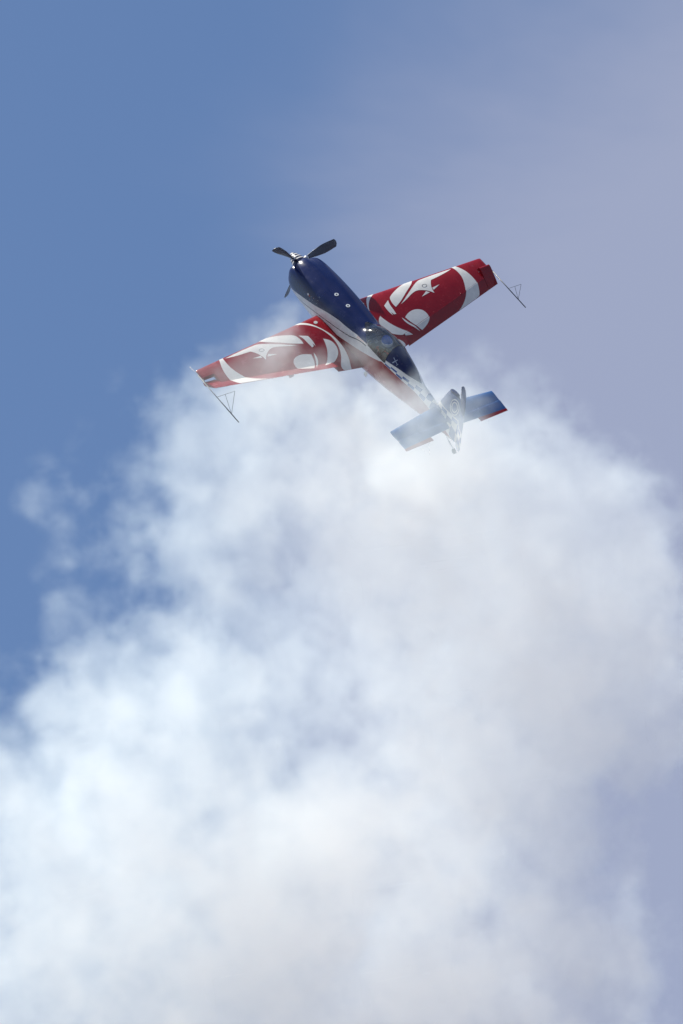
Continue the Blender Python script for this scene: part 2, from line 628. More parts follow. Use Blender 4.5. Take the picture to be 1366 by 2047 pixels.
def blade(ang):
    bm = bmesh.new()
    rings = []
    n = 26
    for i in range(n + 1):
        t = i / n
        r = 0.13 + 0.87 * t
        if r < 0.24:
            ch, thk = 0.075, 0.05
        else:
            q = (r - 0.24) / 0.76
            ch = 0.075 + 0.145 * min(q / 0.55, 1) ** 0.8
            if q > 0.7:
                ch *= 1 - 0.12 * ((q - 0.7) / 0.3) ** 1.5
            thk = 0.05 * (1 - q) + 0.010
            if q > 0.955:
                ch *= max(0.25, 1 - ((q - 0.955) / 0.045) ** 2 * 0.6)
        pitch = R_(62 - 38 * min(t * 1.15, 1))
        tw = [Vector((0, 0, 0))]
        rg = []
        for k in range(20):
            u = 2 * math.pi * k / 20
            x = math.cos(u) * ch / 2
            y = math.sin(u) * thk / 2 * (1 if r < .24 else (0.65 + 0.35 * math.cos(u)))
            # rotate by pitch: chord direction between tangential (Y) and axial (X)
            rg.append(Vector((x * math.sin(pitch) + y * math.cos(pitch), x * math.cos(pitch) - y * math.sin(pitch), r)))
        rings.append(rg)
    loft(bm, rings, True, True, True)
    bmesh.ops.recalc_face_normals(bm, faces=bm.faces)
    rot = Matrix.Rotation(ang, 3, 'X')
    bmesh.ops.transform(bm, matrix=rot.to_4x4(), verts=bm.verts)
    o = link('propeller_blade', bm, M['prop'], plane)
    bm = bmesh.new()
    tube(bm, [(0, 0, .14), (0, 0, .215), (0, 0, .25)], [.045, .045, .040], 18)
    bmesh.ops.transform(bm, matrix=rot.to_4x4(), verts=bm.verts)
    link('blade_cuff', bm, M['steel'], o)
    return o


for d in (9, 134, 256):
    # the angle is measured from starboard towards the top
    blade(R_(d) - math.pi / 2)

# air intakes and exhausts at the cowling
for y in (-.20, .20):
    bm = bmesh.new()
    ellipsoid(bm, (0.132, y * .75, -.10), (.006, .075, .055), 20, 8)
    link('air_intake', bm, M['black'], cowling)
for y in (-.2, .2):
    bm = bmesh.new()
    tube(bm, [(1.15, y, -.62), (1.3, y, -.72), (1.5, y, -.78)], .035, 14)
    link('exhaust_pipe', bm, M['steel'], plane)
bm = bmesh.new()
box(bm, (2.93, -.02, -.86), (.10, .012, .40), Matrix.Rotation(R_(20), 3, 'Y'), .004)
link('antenna', bm, M['steel'], plane, smooth=False)

# oil door badge, screws and fuel caps
def ring_at(a):
    return ring(a)


def surf(a, y):
    """height of the top skin at a station and butt line"""
    r = ring(a)
    best = None
    for p, q in zip(r[SILL_R - 8:SILL_L + 8], r[SILL_R - 7:SILL_L + 9]):
        if (p.y - y) * (q.y - y) <= 0 and abs(p.y - q.y) > 1e-9:
            t = (y - p.y) / (q.y - p.y)
            z = p.z + (q.z - p.z) * t
            if best is None or z > best:
                best = z
    return best


for a, y in ((1.61, -.08), (2.04, -.06)):
    bm = bmesh.new()
    z = surf(a, y)
    tube(bm, [(a, y, z - .01), (a, y, z + .006)], .048, 20)
    cap = link('filler_cap', bm, M['visor'], plane, smooth=False)
    bm = bmesh.new()
    tube(bm, [(a, y, z + .004), (a, y, z + .009)], .020, 14)
    link('cap_latch', bm, M['black'], cap, smooth=False)


def side_point(a, z, port=True, off=0.003):
    r = ring(a)
    for p, q in zip(r[:SILL_R + NU], r[1:SILL_R + NU + 1]):
        if (p.z - z) * (q.z - z) <= 0 and abs(p.z - q.z) > 1e-9:
            t = (z - p.z) / (q.z - p.z)
            y = p.y + (q.y - p.y) * t
            nrm = Vector((0, (q.z - p.z), -(q.y - p.y))).normalized()
            v = Vector((a, y, z)) + nrm * off
            return Vector((v.x, -v.y if port else v.y, v.z))
    return None


def side_decal(name, poly, mat, parent, port=True, off=0.0015, grid=0.05):
    """a flat outline (station, height) laid on the fuselage side"""
    bm = bmesh.new()
    vs = [bm.verts.new((a, 0, z)) for a, z in poly]
    bm.faces.new(vs)
    a0, a1 = min(p[0] for p in poly), max(p[0] for p in poly)
    z0, z1 = min(p[1] for p in poly), max(p[1] for p in poly)
    x = a0 + grid
    while x < a1:
        bmesh.ops.bisect_plane(bm, geom=bm.verts[:] + bm.edges[:] + bm.faces[:], plane_co=(x, 0, 0), plane_no=(1, 0, 0))
        x += grid
    z = z0 + grid * .6
    while z < z1:
        bmesh.ops.bisect_plane(bm, geom=bm.verts[:] + bm.edges[:] + bm.faces[:], plane_co=(0, 0, z), plane_no=(0, 0, 1))
        z += grid * .6
    for v in bm.verts:
        p = side_point(v.co.x, v.co.z, port, off)
        if p is not None:
            v.co = p
    bmesh.ops.recalc_face_normals(bm, faces=bm.faces)
    return link(name, bm, mat, parent)


def rect(a, z, w, h, sl=0.0):
    return [(a, z), (a + w, z + w * sl), (a + w, z + h + w * sl), (a, z + h)]


for port in (True, False):
    side_decal('oil_door_flag', rect(1.02, .06, .05, .05), M['white'], cowling, port)
    side_decal('oil_door_flag', rect(1.075, .06, .05, .05), M['red'], cowling, port)
    for da, dz in ((1.16, .11), (1.22, .05), (1.25, .13), (1.12, 0.0)):
        side_decal('fastener', rect(da, dz, .014, .014), M['white'], cowling, port)
# fasteners along the cowling's rear edge and its side split
for port in (True, False):
    for k in range(9):
        z = .26 - k * .085
        side_decal('fastener', rect(1.385, z, .011, .011), M['steel'], cowling, port)
    for k in range(7):
        side_decal('fastener', rect(.42 + k * .15, -.33 + k * .038, .011, .011), M['steel'], cowling, port)
# pilot's name under the canopy: two rows of small red characters too small to read
bm_cols = []
for row in range(2):
    for k in range(7 if row else 3):
        a = 2.86 + k * .036
        z = .300 - row * .034 + k * .036 * .22
        side_decal('lettering', rect(a, z, .017, .016, .2), M['strap'], fuselage, True, .0015, .1)

# --- wings
def wLE(y): return 1.365 + .079 * abs(y)
def wTE(y): return 3.345 - .236 * abs(y)
def wZ(y): return -.30 + .027 * abs(y)
def wT(y): return .15 - .03 * abs(y) / 3.75
def hinge(y): return 3.084 - .24 * abs(y)
def prof(x):
    x = min(max(x, 0), 1)
    return 5 * (.2969 * x ** .5 - .126 * x - .3516 * x * x + .2843 * x ** 3 - .1036 * x ** 4)
def ztop(a, y):
    c = wTE(y) - wLE(y)
    return wZ(y) + wT(y) * c * prof((a - wLE(y)) / c)
def zhalf(a, y):
    return ztop(a, y) - wZ(y)


TIP = 3.75
Y_IN = 0.95
Y_HORN = 3.46
DEF = R_(29)


def horn_a(y): return 1.97


def wing_section(y, cut, n=30):
    le = wLE(y)
    pts = []
    for i in range(n + 1):                               # upper, nose to cut
        x = (1 - math.cos(math.pi / 2 * (i / n))) if cut < wTE(y) - .02 else (1 - math.cos(math.pi * i / n)) / 2
        a = le + (cut - le) * x
        pts.append(Vector((a, y, ztop(a, y))))
    lower = [Vector((p.x, p.y, 2 * wZ(y) - p.z)) for p in pts[1:]]
    return pts[::-1] + lower                              # cut..nose..cut


def wing_mesh(side):
    bm = bmesh.new()
    secs = []
    ys = [.15, .35, .6, .8, Y_IN]
    for y in ys:
        secs.append(wing_section(side * y, wTE(y)))
    for y in stations(Y_IN, Y_HORN, 22):
        secs.append(wing_section(side * y, hinge(y) - .004))
    for y in (Y_HORN + .001, 3.6, 3.70):
        secs.append(wing_section(side * y, horn_a(y) - .008))
    # rounded tip
    for y, k in ((3.735, .8), (3.75, .35)):
        s = wing_section(side * y, horn_a(y) - .008)
        secs.append([Vector((p.x + (1 - k) * .02 * (1 if p.x < 1.8 else 0), p.y, wZ(y) + (p.z - wZ(y)) * k)) for p in s])
    loft(bm, secs, True, True, True)
    bmesh.ops.recalc_face_normals(bm, faces=bm.faces)
    return bm


def ail_rot(side):
    """starboard aileron down, port aileron up, about the swept hinge line"""
    y0, y1 = Y_IN * side, TIP * side
    p0 = Vector((hinge(y0), y0, wZ(y0)))
    p1 = Vector((hinge(y1), y1, wZ(y1)))
    ax = (p1 - p0).normalized() if side > 0 else (p0 - p1).normalized()
    r = Matrix.Rotation(DEF * side, 4, ax)
    return Matrix.Translation(p0) @ r @ Matrix.Translation(-p0)


def aileron_mesh(side):
    bm = bmesh.new()

    def sec(y, horn):
        pts = []
        a0 = hinge(y)
        te = wTE(y)
        up = []
        n = 12
        if horn:
            f0 = horn_a(y) + .006
            h = .055
            for i in range(n * 2 + 1):
                t = i / (2 * n)
                a = f0 + (te - f0) * (1 - math.cos(t * math.pi / 2))
                k = min(1, math.sqrt(max(1 - (1 - min((a - f0) / .10, 1)) ** 2, 0)))
                up.append(Vector((a, side * y, zhalf(a, y) * k + .004)))
        else:
            r = zhalf(a0, y) + .002
            for i in range(n):
                t = i / n * math.pi / 2
                up.append(Vector((a0 - r * .8 * math.cos(t), side * y, r * math.sin(t))))
            for i in range(n + 1):
                a = a0 + (te - a0) * i / n
                up.append(Vector((a, side * y, zhalf(a, y) + .0015)))
        lo = [Vector((p.x, p.y, -p.z)) for p in up]
        full = up[::-1] + lo[1:]
        return [Vector((p.x, p.y, p.z + wZ(y))) for p in full]

    secs = [sec(y, False) for y in stations(Y_IN + .006, Y_HORN, 20)]
    secs2 = [sec(y, True) for y in (Y_HORN + .008, 3.55, 3.65, 3.74)]
    loft(bm, secs, True, True, False)
    loft(bm, secs2, True, True, True)
    bmesh.ops.recalc_face_normals(bm, faces=bm.faces)
    bmesh.ops.transform(bm, matrix=ail_rot(side), verts=bm.verts)
    return bm


def wing_decal(name, poly, side, wing, ail, mat, off=.004, grid=.05):
    """an outline (station, butt line) laid on the top skin, split where the aileron hinges"""
    poly = [(max(a, wLE(y) + .004), min(y, TIP - .01)) for a, y in poly]
    for part in ('wing', 'ail'):
        bm = bmesh.new()
        bm.faces.new([bm.verts.new((a, y * side, 0)) for a, y in poly])
        hp = Vector((hinge(0), 0, 0))
        hd = Vector((-.24 * side, 1, 0)) if True else None
        # plane along the hinge; its normal points aft
        no = Vector((1, .24 * side, 0)).normalized()
        inboard = all(y < Y_IN + .05 for a, y in poly)
        g = bm.verts[:] + bm.edges[:] + bm.faces[:]
        cross = any(a > hinge(y) and y > Y_IN for a, y in poly)
        if part == 'wing' and cross and name != 'root_stripe':
            bmesh.ops.bisect_plane(bm, geom=g, plane_co=hp - no * .006, plane_no=no, clear_outer=True)
        if part == 'ail':
            if not cross or name == 'root_stripe':
                bm.free()
                continue
            bmesh.ops.bisect_plane(bm, geom=g, plane_co=hp - no * .02, plane_no=no, clear_inner=True)
            for dd in (.014, .008, .0):
                bmesh.ops.bisect_plane(bm, geom=bm.verts[:] + bm.edges[:] + bm.faces[:], plane_co=hp - no * dd, plane_no=no)
            g = bm.verts[:] + bm.edges[:] + bm.faces[:]
            bmesh.ops.bisect_plane(bm, geom=g, plane_co=(0, side * (Y_IN + .008), 0), plane_no=(0, side, 0), clear_inner=True)
        if not bm.faces:
            bm.free()
            continue
        xs = [v.co.x for v in bm.verts]
        ys = [v.co.y for v in bm.verts]
        x = min(xs) + .01
        st = .012
        while x < max(xs):
            bmesh.ops.bisect_plane(bm, geom=bm.verts[:] + bm.edges[:] + bm.faces[:], plane_co=(x, 0, 0), plane_no=(1, 0, 0))
            st = min(st * 1.35, grid)
            x += st
        y = min(ys) + .08
        while y < max(ys):
            bmesh.ops.bisect_plane(bm, geom=bm.verts[:] + bm.edges[:] + bm.faces[:], plane_co=(0, y, 0), plane_no=(0, 1, 0))
            y += .08
        for v in bm.verts:
            yy = abs(v.co.y)
            a = v.co.x
            le = wLE(yy)
            v.co.z = ztop(a, yy) + off * (0.6 if part == 'wing' else 1)
            if part == 'ail' and a < hinge(yy):
                r_n = zhalf(hinge(yy), yy) + .002
                q_n = min((hinge(yy) - a) / (r_n * .8), .98)
                v.co.z = wZ(yy) + r_n * math.sqrt(1 - q_n * q_n) + off * .5
            if a - le < .05:
                v.co.x -= .003
        for f in bm.faces:
            if f.normal.z < 0:
                f.normal_flip()
        if part == 'ail':
            bmesh.ops.transform(bm, matrix=ail_rot(side), verts=bm.verts)
        bmesh.ops.triangulate(bm, faces=[f for f in bm.faces if len(f.verts) > 4])
        bm.normal_update()
        link(name, bm, mat, wing if part == 'wing' else ail)


swoosh = [(1.794, 1.252), (1.719, 1.363), (1.644, 1.505), (1.578, 1.657), (1.53, 1.799), (1.499, 1.946), (1.535, 2.03), (1.641, 1.94), (1.742, 1.797), (1.853, 1.631), (1.999, 1.428), (2.107, 1.219), (2.029, 1.207), (1.919, 1.217)]
quad = [(1.847, 1.178), (1.99, 1.132), (2.131, 1.127), (2.29, 1.11), (2.275, 1.058), (2.189, 1.035), (2.293, 1.023), (2.186, 0.998), (2.073, 0.994), (1.954, 1.005)]
crescent = [(2.179, 0.752), (2.293, 0.775), (2.453, 0.827), (2.615, 0.91), (2.753, 1.008), (2.831, 1.083), (2.908, 1.154), (2.887, 1.021), (2.854, 0.881), (2.783, 0.772), (2.688, 0.678), (2.576, 0.625), (2.462, 0.605), (2.333, 0.618), (2.244, 0.675)]
disc = [(2.456, 1.235), (2.396, 1.328), (2.358, 1.43), (2.354, 1.541), (2.382, 1.631), (2.441, 1.702), (2.532, 1.737), (2.636, 1.74), (2.718, 1.701), (2.782, 1.627), (2.834, 1.536), (2.883, 1.422), (2.772, 1.338), (2.625, 1.275)]
strip = [(2.43, 1.16), (2.479, 1.182), (2.623, 1.23), (2.744, 1.292), (2.817, 1.329), (2.894, 1.369), (2.828, 1.308), (2.749, 1.243), (2.628, 1.18), (2.515, 1.159)]
bird = [(2.088, 1.363), (1.989, 1.527), (1.811, 1.797), (1.622, 2.092), (1.611, 2.225), (1.622, 2.5), (1.640, 2.771), (1.664, 2.984), (1.705, 2.839), (1.739, 2.606), (1.757, 2.379), (1.853, 2.309), (1.983, 2.246), (2.138, 2.22), (2.05, 2.166), (1.954, 2.062), (1.882, 1.916), (1.922, 1.756), (2.023, 1.552)]
spikeR = [(1.982, 2.264), (1.968, 2.467), (2.052, 2.258)]
spikeL = [(2.009, 2.082), (2.107, 1.908), (2.075, 2.14)]
band = [(1.625, 3.017), (1.627, 3.116), (1.771, 3.174), (1.919, 3.224), (2.103, 3.253), (2.275, 3.253), (2.422, 3.229), (2.548, 3.19), (2.600, 3.139), (2.74, 2.52), (2.684, 2.626), (2.558, 2.778), (2.416, 2.878), (2.238, 2.964), (2.041, 3.036), (1.849, 3.05), (1.698, 3.038)]
root = [(1.450, 0.928), (1.50, 0.85), (1.631, 0.748), (1.792, 0.661), (1.972, 0.584), (2.146, 0.522), (2.336, 0.489), (2.532, 0.479), (2.711, 0.497), (2.898, 0.538), (3.052, 0.597), (3.185, 0.649), (3.15, 0.80), (3.10, 0.83), (2.996, 0.813), (2.847, 0.700), (2.683, 0.615), (2.478, 0.556), (2.269, 0.548), (2.078, 0.585), (1.905, 0.640), (1.755, 0.724), (1.635, 0.825), (1.53, 0.95), (1.47, 1.05), (1.44, 1.05)]


def smooth_poly(poly, sharp=(), it=2):
    """round the gentle corners of a traced outline, keep the pointed ones"""
    pts = [(Vector(p), False) for p in poly]
    n = len(pts)
    q = []
    for i in range(n):
        a, b, c = Vector(poly[i - 1]), Vector(poly[i]), Vector(poly[(i + 1) % n])
        ang = (b - a).angle(c - b, 0)
        q.append((b, ang > R_(48)))
    for _ in range(it):
        out = []
        for i in range(len(q)):
            p, s = q[i]
            pn, sn = q[(i + 1) % len(q)]
            pp, sp = q[i - 1]
            if s:
                out.append((p, True))
            else:
                out.append((p * .75 + pp * .25, False))
                out.append((p * .75 + pn * .25, False))
        q = out
    return [(p.x, p.y) for p, s in q]


def ring_poly(ca, cy, ra, ry, wd, k=20):
    o = []
    for i in range(k):
        t = 2 * math.pi * i / k
        t2 = 2 * math.pi * (i + 1) / k
        o.append([(ca + ra * math.cos(t), cy + ry * math.sin(t)), (ca + ra * math.cos(t2), cy + ry * math.sin(t2)),
                  (ca + (ra - wd) * math.cos(t2), cy + (ry - wd) * math.sin(t2)), (ca + (ra - wd) * math.cos(t), cy + (ry - wd) * math.sin(t))])
    return o


for side in (-1, 1):
    w = link('wing', wing_mesh(side), M['red'], plane, autosm=R_(40))
    w['label'] = 'port wing, half veiled by smoke' if side < 0 else 'starboard wing, clear of the smoke'
    al = link('aileron', aileron_mesh(side), M['red'], plane, autosm=R_(40))
    al['label'] = 'port aileron raised' if side < 0 else 'starboard aileron lowered'
    for nm, po in (('swoosh_marking', swoosh), ('blade_marking', quad), ('crescent_marking', crescent), ('disc_marking', disc),
                   ('strip_marking', strip), ('bird_marking', bird), ('spike_marking', spikeR), ('spike_marking', spikeL),
                   ('band_marking', band), ('root_stripe', root)):
        wing_decal(nm, smooth_poly(po), side, w, al, M['white'])
    # the eye of the bird
    bm = bmesh.new()
    for q in ring_poly(1.846, 2.147, .052, .060, .010):
        bm.faces.new([bm.verts.new((a, y * side, ztop(a, y) + .0045)) for a, y in q])
    bmesh.ops.remove_doubles(bm, verts=bm.verts, dist=1e-4)
    for f in bm.faces:
        f.normal_update()
        if f.normal.z < 0:
            f.normal_flip()
    link('eye_marking', bm, M['navy'], w)
    # filler cap at the root
    bm = bmesh.new()
    z = ztop(1.666, .613)
    tube(bm, [(1.666, .613 * side, z - .01), (1.666, .613 * side, z + .008)], .045, 20)
    link('filler_cap', bm, M['white'], w, smooth=False)
    # hinge brackets seen as bright specks
    for yy in (1.9, 2.745):
        bm = bmesh.new()
        a = hinge(yy)
        ellipsoid(bm, (a - .01, yy * side, ztop(a, yy) + .002), (.03, .012, .010), 12, 8)
        link('hinge_fairing', bm, M['red'], w)
    # aileron spade on its arm below the wing
    bm = bmesh.new()
    yy = 1.73 * side
    tube(bm, [(hinge(1.73), yy, wZ(1.73) - .03), (2.47, yy, -.60)], .007, 8)
    box(bm, (2.45, yy, -.60), (.09, .12, .008), Matrix.Rotation(R_(20), 3, 'Y'), .003)
    link('aileron_spade', bm, M['red'], al, smooth=False)
    # wing-tip sighting frame
    ytip = 3.775 * side
    bm = bmesh.new()
    z0 = -.20
    if side < 0:
        tube(bm, [(1.80, ytip, z0), (3.46, ytip, z0)], .011, 8)
    else:
        tube(bm, [(2.05, ytip, z0), (3.46, ytip, z0)], .011, 8)
    for aa in (1.86 if side < 0 else 2.1, 2.15):
        tube(bm, [(aa, ytip, z0), (min(aa, 1.92), ytip - .04 * side, z0)], .012, 8)
    fr_ = link('sighting_frame', bm, M['rod'], plane)
    ap = Vector((3.17, ytip, z0))
    t1 = ap + Vector((-.02, .04, .66 if side < 0 else .43))
    t2 = ap + Vector((-.02, -.44 if side < 0 else -.29, .70 if side < 0 else .46))
    md = t1.lerp(t2, .52)
    lowz = Vector((0, 0, -1))
    for s0, s1 in ((ap, t1), (t1, t2), (ap, md)):
        bm = bmesh.new()
        tube(bm, [s0, s1], .0045, 6)
        link('sighting_wire', bm, M['wire'], fr_)
# pitot probe at the port tip
bm = bmesh.new()
tube(bm, [(1.80, -3.76, -.20), (1.54, -3.79, -.20)], .004, 8)
tube(bm, [(1.55, -3.79, -.20), (1.50, -3.79, -.20)], .008, 8)
link('pitot_probe', bm, M['white'], plane)

# --- tailplane, elevators
def surf_box(le, te, z, th, ys, side, round_le=True, n=16):
    """symmetrical section between two straight edges"""
    secs = []
    for y in ys:
        a0, a1 = le(y), te(y)
        up = []
        for i in range(n + 1):
            x = (1 - math.cos(math.pi * i / n)) / 2
            up.append(Vector((a0 + (a1 - a0) * x, y * side, z + th * (prof(x) if round_le else (1 - .8 * x) * .5))))
        lo = [Vector((p.x, p.y, 2 * z - p.z)) for p in up]
        secs.append(up[::-1] + lo[1:-1] if round_le else up[::-1] + lo)
    return secs


ZS = .27
sLE = lambda y: 5.47 + .155 * abs(y)
sHN = lambda y: 6.02
sTE = lambda y: 6.18 + .06 * abs(y)
for side in (-1, 1):
    bm = bmesh.new()
    secs = surf_box(sLE, lambda y: sHN(y) - .004 + .30 * 0, ZS, .10, (.03, .4, .8, 1.2, 1.31, 1.325), side)
    for p in secs[-1]:
        p.z = ZS + (p.z - ZS) * .4
    loft(bm, secs, True, True, True)
    bmesh.ops.recalc_face_normals(bm, faces=bm.faces)
    link('tailplane', bm, M['tail'], plane, autosm=R_(45))
    # elevator, raised a little
    bm = bmesh.new()
    rings = []
    for y in (.10, .5, .9, 1.3, 1.325):
        h = .030 if y < 1.31 else .015
        a0, a1 = 6.02, sTE(y)
        if y > 1.29:
            a0 = 6.02
        r = [Vector((a1, y * side, ZS + .003)), Vector((a0, y * side, ZS + h)), Vector((a0 - .02, y * side, ZS + h * .5)),
             Vector((a0 - .02, y * side, ZS - h * .5)), Vector((a0, y * side, ZS - h)), Vector((a1, y * side, ZS - .003))]
        rings.append(r)
    loft(bm, rings, True, True, True)
    bmesh.ops.recalc_face_normals(bm, faces=bm.faces)
    rot = Matrix.Translation((6.02, 0, ZS)) @ Matrix.Rotation(R_(4), 4, 'Y') @ Matrix.Translation((-6.02, 0, -ZS))
    bmesh.ops.transform(bm, matrix=rot, verts=bm.verts)
    el = link('elevator', bm, M['tail'], plane, autosm=R_(30))
    # red strip along the outer trailing edge, let into the elevator
    bm = bmesh.new()
    rings = []
    for y in (.62, 1.0, 1.327):
        rings.append([Vector((6.33, y * side, ZS + .002)), Vector((sTE(y), y * side, ZS + .004)),
                      Vector((sTE(y), y * side, ZS - .004)), Vector((6.33, y * side, ZS - .002))])
    loft(bm, rings, True, True, True)
    bmesh.ops.recalc_face_normals(bm, faces=bm.faces)
    bmesh.ops.transform(bm, matrix=rot, verts=bm.verts)
    link('trim_strip', bm, M['red'], el, autosm=R_(30))

# --- fin and rudder
A_H = 6.38
fin_secs = []
for i in range(15):
    t = i / 14
    z = .20 + (1.19 - .20) * t
    le = 5.43 + .515 * (z - .2)
    te = A_H - .004
    if z > 1.0:
        te = A_H - .13 * min((z - 1.0) / .12, 1)
    up = []
    for k in range(15):
        x = (1 - math.cos(math.pi * k / 14)) / 2
        up.append(Vector((le + (te - le) * x, .048 * prof(x) * 2 * (1 - .25 * t) if x < 1 else .01, z + (.09 * x * t))))
    fin_secs.append(up[::-1] + [Vector((p.x, -p.y, p.z)) for p in up[1:]])
bm = bmesh.new()
loft(bm, fin_secs, True, True, True)
bmesh.ops.recalc_face_normals(bm, faces=bm.faces)
fin = link('fin', bm, M['blue'], plane, autosm=R_(40))
m, nt, b, mx = principled('fin_paint', (1, 1, 1), **GLOSS)
tc = N(nt, 'ShaderNodeTexCoord')
s = N(nt, 'ShaderNodeSeparateXYZ')
L(nt, tc.outputs['Object'], s.inputs[0])
a_, z_ = s.outputs[0], s.outputs[2]
ck = mth(nt, 'MODULO', mth(nt, 'ADD', mth(nt, 'FLOOR', mth(nt, 'MULTIPLY', mth(nt, 'SUBTRACT', a_, 3.9), 5.4)),
                                 mth(nt, 'FLOOR', mth(nt, 'MULTIPLY', mth(nt, 'ADD', z_, 2.0), 6.2))), 2.0)
c = mixc(nt, mth(nt, 'GREATER_THAN', ck, .5), WHITE, (0.028, 0.085, 0.29))
low = mth(nt, 'LESS_THAN', z_, .525)
c = mixc(nt, low, WHITE, c)
c = mixc(nt, mth(nt, 'GREATER_THAN', z_, .57), c, (0.10, 0.14, 0.30))
c = mixc(nt, mth(nt, 'GREATER_THAN', z_, 1.165), c, BLUE)
L(nt, c, mx.inputs[6])
M['fin'] = m
fin.data.materials[0] = m

RUD = Matrix.Translation((A_H, 0, 0)) @ Matrix.Rotation(R_(-28), 4, 'Z') @ Matrix.Translation((-A_H, 0, 0))
rs = []
for i in range(21):
    t = i / 20
    z = -.10 + 1.58 * t
    ch = .34 + .06 * t
    le = A_H
    if z > 1.24:
        k = min((z - 1.24) / .03, 1)
        le = A_H - .17 * k
    te = A_H + ch
    if z < .05:
        te -= (.05 - z) * .6
    up = []
    for k in range(13):
        x = (1 - math.cos(math.pi * k / 12)) / 2
        up.append(Vector((le + (te - le) * x, .046 * prof(min(x * .95 + .02, 1)) * 2 if 0 < x < 1 else (.012 if x == 0 else .003), z)))
    rs.append(up[::-1] + [Vector((p.x, -p.y, p.z)) for p in up[1:]])
bm = bmesh.new()
loft(bm, rs, True, True, True)
bmesh.ops.recalc_face_normals(bm, faces=bm.faces)
rud = link('rudder', bm, M['fin'], plane, autosm=R_(40))
rud.matrix_local = RUD
m2 = M['fin'].copy()
m2.name = 'rudder_paint'
rud.data.materials[0] = m2
for n_ in m2.node_tree.nodes:
    if n_.type == 'MATH' and n_.operation == 'GREATER_THAN' and abs(n_.inputs[1].default_value - 1.165) < 1e-3:
        n_.inputs[1].default_value = 1.05

# ringed emblem on both faces of the fin
for s_ in (-1, 1):
    for r0, r1, mt in ((1.0, .84, 'white'), (.66, .50, 'white')):
        bm = bmesh.new()
        k = 36
        for i in range(k):
            t, t2 = 2 * math.pi * i / k, 2 * math.pi * (i + 1) / k
            q = [(6.17 + r * (.146 * math.cos(u) + .033 * math.sin(u)), .84 + r * (.123 * math.cos(u) - .232 * math.sin(u))) for r, u in ((r0, t), (r0, t2), (r1, t2), (r1, t))]
            if r1 == 0:
                q = q[:3]
            vs = []
            for a, z in q:
                le = 5.43 + .515 * (z - .2)
                x = min(max((a - le) / (A_H - le), 0.01), 1)
                vs.append(bm.verts.new((a, s_ * (.048 * prof(x) * 2 * (1 - .25 * (z - .2) / .99) + .0025), z)))
            f = bm.faces.new(vs)
        bmesh.ops.remove_doubles(bm, verts=bm.verts, dist=1e-5)
        bmesh.ops.recalc_face_normals(bm, faces=bm.faces)
        link('ring_emblem', bm, M[mt], fin)

# small white aeroplane silhouette on the turtle deck
def deck_decal(name, poly, mat):
    bm = bmesh.new()
    bm.faces.new([bm.verts.new((a, 0, z)) for a, z in poly])
    for v in bm.verts:
        v.co = side_point(v.co.x, v.co.z, True, .005)
    bmesh.ops.recalc_face_normals(bm, faces=bm.faces)
    link(name, bm, mat, fuselage)


def sd(name, poly, mat):
    side_decal(name, poly, mat, fuselage, True, .0015, .04)


sd('silhouette_marking', [(4.03, .578), (4.20, .510), (4.205, .518), (4.035, .590)], M['pale'])
sd('silhouette_marking', [(4.06, .485), (4.085, .48), (4.15, .59), (4.135, .595)], M['pale'])
sd('silhouette_marking', [(4.18, .488), (4.195, .488), (4.215, .535), (4.205, .537)], M['pale'])

# --- landing gear
for side in (-1, 1):
    bm = bmesh.new()
    tube(bm, [(1.55, .30 * side, -.62), (1.52, .62 * side, -.92), (1.50, .86 * side, -1.12)], [.035, .028, .022], 12)
    leg = link('gear_leg', bm, M['white'], plane)
    bm = bmesh.new()
    ellipsoid(bm, (1.52, .88 * side, -1.13), (.28, .075, .13), 24, 14)
    link('wheel_fairing', bm, M['red'], plane)
    bm = bmesh.new()
    tube(bm, [(1.48, (.88 - .05) * side, -1.20), (1.48, (.88 + .05) * side, -1.20)], .13, 24)
    wh = link('wheel', bm, M['tyre'], plane)
bm = bmesh.new()
tube(bm, [(5.9, 0, -.2), (6.15, 0, -.32), (6.3, 0, -.36)], .014, 8)
link('tail_spring', bm, M['steel'], plane)
bm = bmesh.new()
tube(bm, [(6.3, -.025, -.40), (6.3, .025, -.40)], .06, 18)
link('tail_wheel', bm, M['tyre'], plane)

# ------------------------------------------------------------------ the pilot
def skin_body(name, joints, bones, mat, sub=2):
    me = bpy.data.meshes.new(name)
    me.from_pydata([j[0] for j in joints], bones, [])
    o = bpy.data.objects.new(name, me)
    COL.objects.link(o)
    sk = o.modifiers.new('skin', 'SKIN')
    for i, j in enumerate(joints):
        me.skin_vertices[0].data[i].radius = (j[1], j[1] if len(j) < 3 else j[2])
    me.skin_vertices[0].data[0].use_root = True
    sk.use_smooth_shade = True
    ss = o.modifiers.new('sub', 'SUBSURF')
    ss.levels = ss.render_levels = sub
    me.materials.append(mat)
    return o


J = [((3.66, 0, -.12), .15), ((3.70, 0, .06), .14), ((3.68, 0, .22), .155), ((3.62, 0, .34), .10), ((3.57, 0, .42), .06), ((3.53, 0, .53), .09),
     ((3.64, -.19, .29), .065), ((3.50, -.25, .10), .05), ((3.30, -.12, .08), .036), ((3.24, -.05, .10), .036),
     ((3.64, .19, .29), .065), ((3.52, .25, .09), .05), ((3.33, .12, .05), .036), ((3.25, .03, .07), .036),
     ((3.50, -.11, -.17), .09), ((3.12, -.15, -.08), .068), ((2.92, -.13, -.28), .05),
     ((3.50, .11, -.17), .09), ((3.12, .15, -.08), .068), ((2.92, .13, -.28), .05)]
BN = [(0, 1), (1, 2), (2, 3), (3, 4), (4, 5), (2, 6), (6, 7), (7, 8), (8, 9), (2, 10), (10, 11), (11, 12), (12, 13),
      (0, 14), (14, 15), (15, 16), (0, 17), (17, 18), (18, 19)]
pilot = skin_body('person', J, BN, M['suit'])
pilot.matrix_world = PLANE_M
